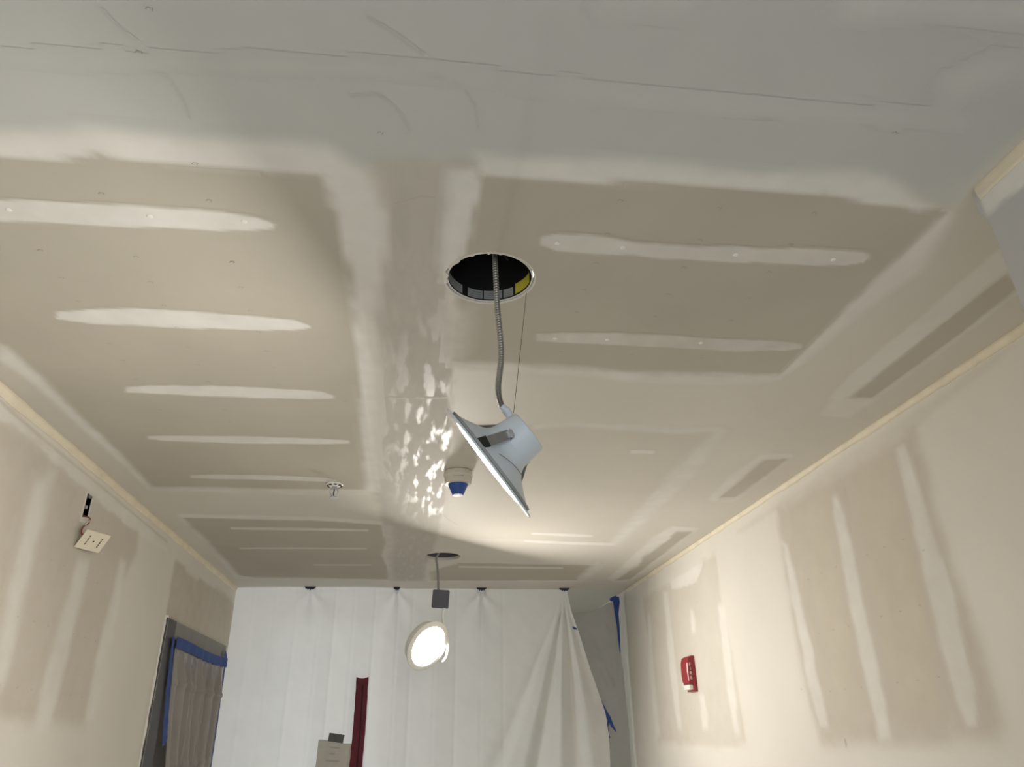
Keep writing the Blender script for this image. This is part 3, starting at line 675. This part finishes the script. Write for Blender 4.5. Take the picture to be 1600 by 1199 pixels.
# second sheet behind, at the right
Y2 = 5.335
le = [(880, 957), (880, 1260)]
top_px = [(880, 958), (905, 957), (925, 956), (938, 950), (950, 943), (962, 938), (966, 938)]
edge_px = [(966, 938), (966, 965), (969, 1010), (974, 1050), (978, 1095), (984, 1150), (987, 1199), (990, 1260)]
TQ = np.array([on_y(x, y, Y2) for x, y in top_px]); EQ = np.array([on_y(x, y, Y2) for x, y in edge_px])[::-1]
v, f = [], []
n1_, n2_ = 60, 90
xl = TQ[0, 0]
for j in range(n2_+1):
    t = j/n2_
    for i in range(n1_+1):
        s = i/n1_
        ztop = np.interp(xl+(TQ[-1, 0]-xl)*s, TQ[:, 0], TQ[:, 2]); z = ztop*(1-t)+0.05*t
        xr = np.interp(z, EQ[:, 2], EQ[:, 0]); x = xl+(xr-xl)*s
        d = 0.012*vnoise(np.array([x]), np.array([z*.7]), 9, 5)[0]+0.006*vnoise(np.array([x]), np.array([z]), 26, 6)[0]
        if abs(z-1.88) < 0.12 and s > 0.55: d += 0.02*vnoise(np.array([x]), np.array([z]), 38, 8)[0]*(1-abs(z-1.88)/0.12)
        v.append((x, Y2-d, z))
for j in range(n2_):
    for i in range(n1_):
        a = j*(n1_+1)+i; f.append((a, a+1, a+n1_+2, a+n1_+1))
s2 = empty('plastic_sheeting', at(1.3, Y2, 0.05)); tag(s2, 'narrow grey hazy plastic sheet in the corner behind the big sheet', 'plastic sheet')
obj('film', to_local(s2.matrix_world, v), f, M['sheet2'], s2, True)
tape('tape_strip', [on_y(x, y, Y2-0.02) for x, y in [(962, 933), (963, 941), (963.5, 960), (966, 980), (967.5, 1000), (969, 1020)]], [0.05, 0.05, 0.028, 0.02, 0.015, 0.006], (0, -1, 0), M['tape'], s2)
tape('tape_piece', [on_y(x, y, Y2-0.024) for x, y in [(953, 938), (958, 936.5), (964, 934)]], [0.02, 0.032, 0.03], (0, -1, 0), M['tape'], s2)
tape('tape_strip', [on_y(x, y, Y2-0.03) for x, y in [(939, 1094), (945, 1110), (951, 1122), (957, 1135), (963, 1144)]], [0.006, 0.02, 0.028, 0.02, 0.006], (0, -1, 0), M['tape'], s2)
tape('tape_strip', [on_y(x, y, Y2-0.03) for x, y in [(951, 1126), (949, 1136), (950, 1146), (953, 1154)]], [0.012, 0.012, 0.012, 0.006], (0, -1, 0), M['tape'], s2)
tape('tape_strip', [on_y(x, y, Y2-0.03) for x, y in [(949, 1172), (950, 1185), (951, 1199), (952, 1220)]], [0.006, 0.018, 0.028, 0.03], (0, -1, 0), M['tape'], s2)
tape('tape_piece', [on_y(x, y, YS-0.05) for x, y in [(895, 980), (898, 982.5), (901, 983)]], [0.012, 0.016, 0.01], (0, -1, 0), M['tape'], sh)

# notice paper on the sheet
yp = YS-0.03
pc = [on_y(498, 1156, yp), on_y(551, 1163, yp), on_y(546, 1225, yp), on_y(490, 1225, yp)]
pe = empty('paper_notice', at(*(pc[3]))); tag(pe, 'small off white paper notice taped to the plastic beside the red zipper', 'paper')
v, f = [], []
for j in range(9):
    for i in range(9):
        s, t = i/8, j/8
        p = (pc[0]*(1-s)+pc[1]*s)*(1-t)+(pc[3]*(1-s)+pc[2]*s)*t
        v.append(p+np.array([0, -0.004*math.sin(s*3.1)-0.002*math.sin(t*9+s*4), 0.003*math.sin(s*7) if j == 0 else 0]))
for j in range(8):
    for i in range(8): a = j*9+i; f.append((a, a+1, a+10, a+9))
po = obj('sheet_of_paper', to_local(pe.matrix_world, v), f, M['papersheet'], pe)
md = po.modifiers.new('thick', 'SOLIDIFY'); md.thickness = 0.0008
tape('tape_piece', [on_y(x, y, yp-0.009) for x, y in [(513.5, 1152), (525, 1153.5), (537, 1155.5)]], 0.048, (0, -1, 0), M['greytape'], pe)
M['faint'] = surf('faint_print', (0.40, 0.385, 0.35), 0.8, 0.02, 10)
for (x0, y0, x1, y1, h) in [(516, 1168, 530, 1169.5, 0.006), (515, 1178, 523, 1178.5, 0.008), (509, 1189, 530, 1190.5, 0.006)]:
    tape('faint_print', [on_y(x0, y0, yp-0.0075), on_y((x0+x1)/2, (y0+y1)/2, yp-0.0075), on_y(x1, y1, yp-0.0075)], h, (0, -1, 0), M['faint'], pe, thick=0.0004)

# ================================================================== CEILING OPENINGS
hx, hy, hr = HOLE1
can = empty('recessed_can', at(hx, hy, ZC)); tag(can, 'black recessed lamp housing in the large ceiling hole with yellow label', 'light housing')
lv, lf = lathe([(0.0935, 0.004), (0.0955, 0.004), (0.0955, 0.20), (0.03, 0.20), (0.03, 0.199), (0.0935, 0.199), (0.0935, 0.004)], 56)
obj('can_body', lv, lf, M['black'], can, True)
bm = bmesh.new(); bmesh.ops.create_circle(bm, cap_ends=True, segments=32, radius=0.05, matrix=Matrix.Translation((0, 0, 0.1985))); obj_bm('top_cap', bm, M['black'], can)
lv, lf = lathe([(0.0940, 0.0030), (0.0968, 0.0026), (0.0972, 0.006), (0.0940, 0.008), (0.0940, 0.0030)], 64); obj('rim_ring', lv, lf, M['whiteplastic'], can, True)
def curved_label(name, a0, a1, z0, z1, mat, parent, r=0.0930):
    v, f = [], []; n = 14
    for i in range(n+1):
        a = math.radians(a0+(a1-a0)*i/n)
        v += [(r*math.cos(a), r*math.sin(a), z0), (r*math.cos(a), r*math.sin(a), z1)]
    for i in range(n): f.append((2*i, 2*i+1, 2*i+3, 2*i+2))
    return obj(name, v, f, mat, parent)
curved_label('yellow_label', 8, 44, 0.008, 0.036, M['yellow'], can)['label'] = 'yellow warning sticker'
for a0, a1 in ((48, 64), (66, 93), (95, 118), (128, 168)):
    lb = curved_label('grey_label', a0, a1, 0.007, 0.030, M['label'], can)
    for q in range(3):
        pr = curved_label('print_line', a0+2, a1-2-3*q, 0.010+q*0.006, 0.0120+q*0.006, M['faintink'], lb, 0.0927)
def inner_wire(pts, r, mat, parent, name):
    vv, ff = tube_vf(smooth_path(pts, 26), r, 8); obj(name, vv, ff, mat, parent, True)
inner_wire([(-0.05, 0.05, 0.10), (-0.035, 0.065, 0.135), (0.0, 0.07, 0.15), (0.03, 0.075, 0.14), (0.05, 0.06, 0.10)], 0.0028, M['boxgrey'], can, 'wire')
inner_wire([(-0.03, 0.06, 0.12), (-0.005, 0.07, 0.155), (0.01, 0.07, 0.15), (0.03, 0.06, 0.16)], 0.002, M['orange'], can, 'wire')

hx2, hy2, hr2 = HOLE2
can2 = empty('recessed_can', at(hx2, hy2, ZC)); tag(can2, 'dark empty ceiling opening above the far glowing disc lamp', 'light housing')
lv, lf = lathe([(0.1005, 0.0165), (0.104, 0.0165), (0.104, 0.15), (0.02, 0.15), (0.02, 0.148), (0.1005, 0.148), (0.1005, 0.0165)], 48); obj('can_body', lv, lf, M['boxgrey'], can2, True)
bm = bmesh.new(); bmesh.ops.create_circle(bm, cap_ends=True, segments=24, radius=0.04, matrix=Matrix.Translation((0, 0, 0.1475))); obj_bm('top_cap', bm, M['boxgrey'], can2)

# ================================================================== NEAR DOWNLIGHT hanging on armoured cable
p1 = on_y(762, 724, 1.27)
view = nrm(EYE-p1)
n1 = -0.79*CR-0.613*CU; n1 = nrm(n1-view*np.dot(n1, view)); n1 = nrm(n1*math.cos(math.radians(1.4))+view*math.sin(math.radians(1.4)))
c1 = nrm(view-n1*np.dot(n1, view)); y1 = np.cross(n1, c1)
sg = 1.0 if np.dot(y1, 0.61*CR-0.79*CU) > 0 else -1.0
B1 = basis(p1, c1, y1, n1)
dl = empty('downlight', B1); tag(dl, 'white bell shaped downlight dangling tilted from the large hole on armoured cable', 'ceiling light')
SC = 1.0
lv, lf = lathe([(0.092, 0.0005), (0.122, 0.0010), (0.1255, 0.0), (0.1255, -0.0022), (0.122, -0.003), (0.106, -0.003)], 72); obj('trim_flange', lv, lf, M['white'], dl, True)
lv, lf = lathe([(0.110, -0.003), (0.1085, -0.006), (0.100, -0.0115), (0.086, -0.018), (0.073, -0.025), (0.062, -0.031), (0.054, -0.037), (0.0485, -0.046), (0.0455, -0.057)], 64); obj('bell_reflector', lv, lf, M['white'], dl, True)
lv, lf = lathe([(0.0462, -0.054), (0.0462, -0.058), (0.0425, -0.0955), (0.040, -0.0975), (0.012, -0.098)], 56, cap_end=True); obj('driver_can', lv, lf, M['white'], dl)
lv, lf = lathe([(0.1125, -0.0035), (0.1140, -0.0045), (0.1140, -0.0085), (0.110, -0.0095), (0.106, -0.0065)], 64); obj('gasket_ring', lv, lf, M['label'], dl, True)
lv, lf = lathe([(0.093, 0.0005), (0.088, 0.0014), (0.075, 0.0026), (0.045, 0.0038), (0.015, 0.0042)], 48, cap_end=True); obj('lens', lv, lf, M['lensnear'], dl, True)['label'] = 'glowing white lens'
# leaf spring clips
def clip(ang, rp1, rp2):
    """ang turns the clip about the lamp axis; the first one faces the viewer"""
    ca, sa = math.cos(ang), math.sin(ang)
    def rot(p): return (p[0]*ca-p[1]*sa, p[0]*sa+p[1]*ca, p[2])
    P1 = np.array([0.0485, sg*rp1, -0.062]); P2 = np.array([0.102, sg*rp2, -0.004])
    w = np.array([0, 1, 0]); ax = nrm(P2-P1); w = nrm(w-ax*np.dot(w, ax)); nn = np.cross(ax, w)
    def slab(a, b, hw, th, lift):
        v = []
        for q in (a, b):
            for (i, j) in ((-1, 0), (1, 0), (1, 1), (-1, 1)): v.append(rot(q+w*hw*i+nn*(th*j+lift)))
        return v, [(0, 1, 2, 3), (7, 6, 5, 4), (0, 4, 5, 1), (1, 5, 6, 2), (2, 6, 7, 3), (3, 7, 4, 0)]
    st = obj('spring_clip', *slab(P1, P2, 0.0092, 0.0016, 0), M['steel'], dl)
    st['label'] = 'grey steel leaf spring clip'
    obj('rubber_end', *slab(P1+(P2-P1)*0.70, P1+(P2-P1)*1.03, 0.0102, 0.0052, -0.0018), M['blackrub'], st)
    co = []
    for k in range(60):
        a = k/59*2*math.pi*4.5; q = P1-ax*0.001+w*(-0.011+0.022*k/59)+0.0042*(math.cos(a)*ax+math.sin(a)*nn); co.append(rot(q))
    vv, ff = tube_vf(co, 0.0009, 6); obj('coil_spring', vv, ff, M['chrome'], st, True)
    obj('clip_bracket', *slab(P1-ax*0.006, P1+ax*0.004, 0.0065, 0.004, -0.004), M['chrome'], st)
clip(0, -0.017, -0.036); clip(math.radians(125), 0.0, 0.0); clip(math.radians(-125), 0.0, 0.0)
# cable connector, armoured cable and thin safety wire
cyl_a = np.array([0.010, sg*-0.044, -0.083]); dirn = nrm(np.array([0.0, sg*-0.80, -0.60]))
pc0 = np.array(B1 @ Vector(cyl_a)); 
con_px = [(798, 652), (790, 641), (784, 634)]
cw = [on_y(x, y, yy) for (x, y), yy in zip(con_px, (1.285, 1.283, 1.280))]
vv, ff = tube_vf(smooth_path(cw, 12), [0.0075]*3+[0.0085]*4+[0.0068]*5, 16); obj('cable_connector', to_local(B1, vv), ff, M['white'], dl)
cpx = [(784, 635, 1.280), (780, 622, 1.278), (778.5, 605, 1.277), (780.5, 585, 1.280), (783, 562, 1.285), (782.5, 535, 1.292), (779.5, 505, 1.300), (777, 478, 1.306), (775.5, 450, 1.313), (774, 420, 1.322), (773, 398, 1.332), (771, 372, 1.345)]
path = smooth_path([on_y(x, y, yy) for x, y, yy in cpx], 560)
rad = [0.0053+0.0011*math.sin(2*math.pi*i/7.0) for i in range(len(path))]
vv, ff = tube_vf(path, rad, 14); obj('armoured_cable', to_local(B1, vv), ff, M['flex'], dl, True)
wp = [on_y(822.5, 458, 1.40), on_y(816, 520, 1.37), on_y(808.5, 590, 1.335), on_y(802.5, 645, 1.305)]
vv, ff = tube_vf(smooth_path(wp, 16), 0.0006, 6); obj('safety_wire', to_local(B1, vv), ff, M['wire'], dl)
sw = [np.array(B1 @ Vector((0.078, sg*-0.018, -0.016))), np.array(B1 @ Vector((0.072, sg*0.01, -0.028))), np.array(B1 @ Vector((0.055, sg*0.035, -0.034))), np.array(B1 @ Vector((0.02, sg*0.055, -0.036)))]
vv, ff = tube_vf(smooth_path(sw, 20), 0.0005, 6); obj('clip_wire', to_local(B1, vv), ff, M['wire'], dl)

# ================================================================== FAR DISC LIGHT
p2 = on_y(669, 1010, 4.10)
n2 = nrm([0.60, -0.63, -0.49])
c2 = nrm(np.cross([0, 0, 1], n2)); u2 = np.cross(n2, c2)
B2 = basis(p2, c2, u2, n2)
dk = empty('disc_light', B2); tag(dk, 'round glowing disc lamp hanging on a cord before the plastic sheeting', 'ceiling light')
lv, lf = lathe([(0.104, -0.004), (0.106, 0.0035), (0.112, 0.0045), (0.132, 0.001), (0.136, -0.002), (0.135, -0.006), (0.118, -0.008)], 64); obj('trim_ring', lv, lf, M['whiteplastic'], dk, True)
lv, lf = lathe([(0.120, -0.007), (0.119, -0.030), (0.116, -0.048), (0.108, -0.054), (0.03, -0.056)], 56, cap_end=True); obj('housing', lv, lf, M['whiteplastic'], dk, True)
lv, lf = lathe([(0.105, -0.0035), (0.08, -0.001), (0.04, 0.0005), (0.012, 0.001)], 48, cap_end=True); obj('lens', lv, lf, M['lensfar'], dk, True)['label'] = 'glowing white lens'
bc = on_y(688.5, 936.5, 4.17); bw, bh = 0.046, 0.048
vbx, fbx = box_vf(-bw, bw, -0.016, 0.016, -bh, bh)
Rb = Matrix.Translation(Vector(bc)) @ Matrix.Rotation(math.radians(4), 4, 'Y') @ Matrix.Rotation(math.radians(-8), 4, 'Z')
bm = bmesh.new(); vs_ = [bm.verts.new(B2.inverted() @ (Rb @ Vector(p))) for p in vbx]
for q in fbx: bm.faces.new([vs_[i] for i in q])
bmesh.ops.recalc_face_normals(bm, faces=bm.faces); bmesh.ops.bevel(bm, geom=list(bm.edges), offset=0.003, segments=2, affect='EDGES')
db = obj_bm('driver_box', bm, M['boxgrey'], dk)
db['label'] = 'dark grey square driver box'
cord = [np.array([HOLE2[0]-0.02, 4.1075, ZC+0.010]), on_y(682, 872, 4.150), on_y(683, 883, 4.175), on_y(684.5, 900, 4.185), on_y(685, 925, 4.172)]
vv, ff = tube_vf(smooth_path(cord, 40), [0.0062+0.0006*math.sin(i*1.7) for i in range(40)], 10); obj('supply_cable', to_local(B2, vv), ff, M['cord'], dk, True)
back = np.array(B2 @ Vector((0.0, 0.0, -0.055)))
cw2 = [on_y(694, 950, 4.165), on_y(691.5, 962, 4.165), on_y(694, 978, 4.175), on_y(698, 995, 4.185), on_y(699.5, 1013, 4.185), on_y(697, 1027, 4.20), on_y(690, 1034, 4.225), on_y(682, 1030, 4.245), on_y(674, 1020, 4.205)]
vv, ff = tube_vf(smooth_path(cw2, 60), 0.0066, 10); obj('white_cord', to_local(B2, vv), ff, M['whiteplastic'], dk, True)
vv, ff = tube_vf(smooth_path([on_y(692, 948, 4.166), on_y(694, 951, 4.164), on_y(697, 953, 4.163)], 8), 0.006, 8); obj('cord_clamp', to_local(B2, vv), ff, M['whiteplastic'], dk)

# ================================================================== CEILING DEVICES
dc = on_z(716, 737)
de = empty('ceiling_detector', at(dc[0], dc[1], ZC)); tag(de, 'beige round ceiling detector with a blue cap pointing down', 'detector')
lv, lf = lathe([(0.050, -0.0005), (0.054, -0.004), (0.0555, -0.012), (0.056, -0.022), (0.053, -0.026), (0.052, -0.046), (0.049, -0.052), (0.038, -0.054)], 40, cap_start=True, cap_end=True); obj('detector_body', lv, lf, M['beige'], de)
lv, lf = lathe([(0.0385, -0.053), (0.037, -0.058), (0.0215, -0.094), (0.019, -0.096)], 36, cap_end=True); obj('blue_cap', lv, lf, M['bluecap'], de)['label'] = 'blue plastic cap'
for k in range(5):
    a = math.radians(232+k*19); r = 0.0195
    lv, lf = lathe([(0.0028, 0), (0.0026, -0.004), (0.001, -0.005)], 8, cap_end=True)
    obj('cap_tooth', [(x+r*math.cos(a), y+r*math.sin(a), z-0.0945) for x, y, z in lv], lf, M['whiteplastic'], de)
for k in range(6):
    a = math.radians(252+k*7)
    v0, f0 = box_vf(0.0515, 0.0528, -0.0016, 0.0016, -0.034, -0.0315)
    ca, sa = math.cos(a), math.sin(a)
    obj('vent_slot', [(x*ca-y*sa, x*sa+y*ca, z) for x, y, z in v0], f0, M['ink'], de)

spx = on_z(523, 757)
sp = empty('fire_sprinkler', at(spx[0], spx[1], ZC)); tag(sp, 'small metal fire sprinkler head hanging from the ceiling', 'sprinkler')
lv, lf = lathe([(0.033, -0.0004), (0.0335, -0.003), (0.029, -0.006), (0.020, -0.010), (0.016, -0.0105)], 36, cap_start=True, cap_end=True); obj('escutcheon', lv, lf, M['whiteplastic'], sp)
for k in range(8):
    a = 2*math.pi*k/8+0.2; v0, f0 = box_vf(0.021, 0.030, -0.0055, 0.0055, -0.0092, -0.0058); ca, sa = math.cos(a), math.sin(a)
    obj('escutcheon_slot', [(x*ca-y*sa, x*sa+y*ca, z) for x, y, z in v0], f0, M['ink'], sp)
lv, lf = lathe([(0.011, -0.010), (0.011, -0.020), (0.008, -0.022)], 16, cap_end=True); obj('threaded_nipple', lv, lf, M['chrome'], sp)
for s in (-1, 1):
    vv, ff = tube_vf(smooth_path([(s*0.009, 0, -0.02), (s*0.016, 0, -0.032), (s*0.011, 0, -0.046), (s*0.002, 0, -0.052)], 14), 0.0022, 8); obj('frame_arm', vv, ff, M['chrome'], sp, True)
vv, ff = tube_vf([(0.001, 0, -0.022), (-0.001, 0, -0.035), (-0.001, 0, -0.048)], 0.0025, 8); obj('glass_bulb', vv, ff, M['ink'], sp)
lv, lf = lathe([(0.004, -0.0535), (0.016, -0.054), (0.018, -0.0565), (0.0165, -0.057), (0.004, -0.055)], 24, cap_start=True, cap_end=True); obj('deflector', lv, lf, M['chrome'], sp)

# ================================================================== FIRE ALARM on the right wall
ay, az = 4.075, 1.52+0.205
fa = empty('fire_alarm', at(XR, ay, az)); tag(fa, 'red fire alarm strobe with white lens on the cream wall', 'fire alarm')
bev_box('back_plate', (-0.020, -0.0005, -0.048, 0.062, -0.022, 0.158), M['red'], fa, 0.003)
v = []; 
prof = [(-0.020, 0.156), (-0.036, 0.150), (-0.045, 0.120), (-0.047, 0.070), (-0.045, 0.030), (-0.040, 0.016), (-0.020, 0.014)]
for y in (-0.046, -0.040, 0.052, 0.058):
    k = 0.004 if y in (-0.046, 0.058) else 0
    for x, z in prof: v.append((x+k if x < -0.03 else x, y, z))
f = []
n = len(prof)
for i in range(3):
    for k in range(n-1): f.append((i*n+k, i*n+k+1, (i+1)*n+k+1, (i+1)*n+k))
f += [tuple(range(n)), tuple(3*n+k for k in range(n))[::-1]]
obj('horn_cover', v, f, M['red'], fa)
bev_box('strobe_lens', (-0.044, -0.019, -0.040, 0.048, -0.014, 0.013), M['strobe'], fa, 0.006, 3)['label'] = 'white strobe lens'
bev_box('strobe_bracket', (-0.046, -0.030, 0.046, 0.056, 0.004, 0.026), M['strobe'], fa, 0.002)
def text_mesh(txt, size):
    cu = bpy.data.curves.new('t', 'FONT'); cu.body = txt; cu.size = size; cu.align_x = 'CENTER'; cu.align_y = 'CENTER'; cu.extrude = 0.0004
    ob = bpy.data.objects.new('t', cu); C.objects.link(ob)
    bpy.context.view_layer.update()
    me = bpy.data.meshes.new_from_object(ob.evaluated_get(bpy.context.evaluated_depsgraph_get()))
    bpy.data.objects.remove(ob); return me
for ch, z in zip('FIRE', (0.112, 0.090, 0.068, 0.046)):
    me = text_mesh(ch, 0.024)
    Mt = Matrix.Translation((-0.029, -0.0470, z)) @ Matrix.Rotation(math.radians(90), 4, 'X')
    me.transform(Mt); lo = link('letter', me, M['strobe'], fa)

# ================================================================== OPEN BOX AND COVER PLATE on the left wall
eb = empty('electrical_box', at(XL, (BX0+BX1)/2, BZ0)); tag(eb, 'open black electrical box in the wall above the dangling cover plate', 'electrical box')
hw_ = (BX1-BX0)/2; hh_ = BZ1-BZ0
for nme, d in (('box_back', (-0.062, -0.060, -hw_, hw_, 0, hh_)), ('box_side', (-0.060, -0.002, -hw_-0.002, -hw_, 0, hh_)), ('box_side', (-0.060, -0.002, hw_, hw_+0.002, 0, hh_)), ('box_side', (-0.060, -0.002, -hw_, hw_, -0.002, 0)), ('box_side', (-0.060, -0.002, -hw_, hw_, hh_, hh_+0.002))):
    bev_box(nme, d, M['black'], eb, 0)
bev_box('mounting_tab', (-0.006, 0.001, -0.008, 0.012, hh_-0.012, hh_-0.001), M['steel'], eb, 0.001)
bev_box('terminal_screw', (-0.012, -0.002, -0.004, 0.008, hh_*0.42, hh_*0.42+0.012), M['label'], eb, 0.001)
PC = np.array([(-1.150, 2.699, 0.673), (-1.110, 2.807, 0.677), (-1.149, 2.824, 0.619), (-1.1865, 2.715, 0.615)])+np.array([0.001, 0, 1.52])
px_ = nrm(PC[1]-PC[0]); py_ = nrm(PC[0]-PC[3]); pz_ = nrm(np.cross(px_, py_)); py_ = np.cross(pz_, px_)
BP = basis(PC.mean(0), px_, py_, pz_)
cp = empty('cover_plate', BP); tag(cp, 'ivory wall plate dangling by wires below the open box', 'cover plate')
bev_box('plate', (-0.058, 0.058, -0.036, 0.036, -0.0025, 0.0025), M['plate'], cp, 0.002)
bev_box('switch_body', (-0.020, 0.020, -0.015, 0.015, -0.016, -0.0026), M['label'], cp, 0.002)
bev_box('centre_screw', (-0.003, 0.003, -0.003, 0.003, 0.0024, 0.0036), M['ink'], cp, 0.001)
for x0 in (-0.028, 0.030):
    for k in range(5):
        y0 = -0.018+k*0.0075
        bev_box('print_mark', (x0-0.0022, x0+0.0022, y0, y0+0.0050 if k % 2 else y0+0.0062, 0.0024, 0.0029), M['ink'], cp, 0)
w0 = np.array([XL-0.02, 2.752, BZ0+0.015])
for nm_, mt_, off in (('red_wire', 'redwire', 0.0), ('white_wire', 'whitewire', 0.006), ('red_wire', 'redwire', -0.005)):
    a0 = np.array(BP @ Vector((-0.035, 0.010+off, -0.010)))
    pts = [w0+np.array([0, off, 0]), np.array([XL+0.012, 2.765+off, BZ0+0.006]), np.array([XL+0.016, 2.748-off, BZ0-0.018]), np.array([XL+0.014, 2.722+off, BZ0-0.040]), np.array([XL+0.012, 2.706+off, BZ0-0.060])*0.6+a0*0.4, a0]
    vv, ff = tube_vf(smooth_path(pts, 40), 0.0017, 8); obj(nm_, to_local(BP, vv), ff, M[mt_], cp, True)
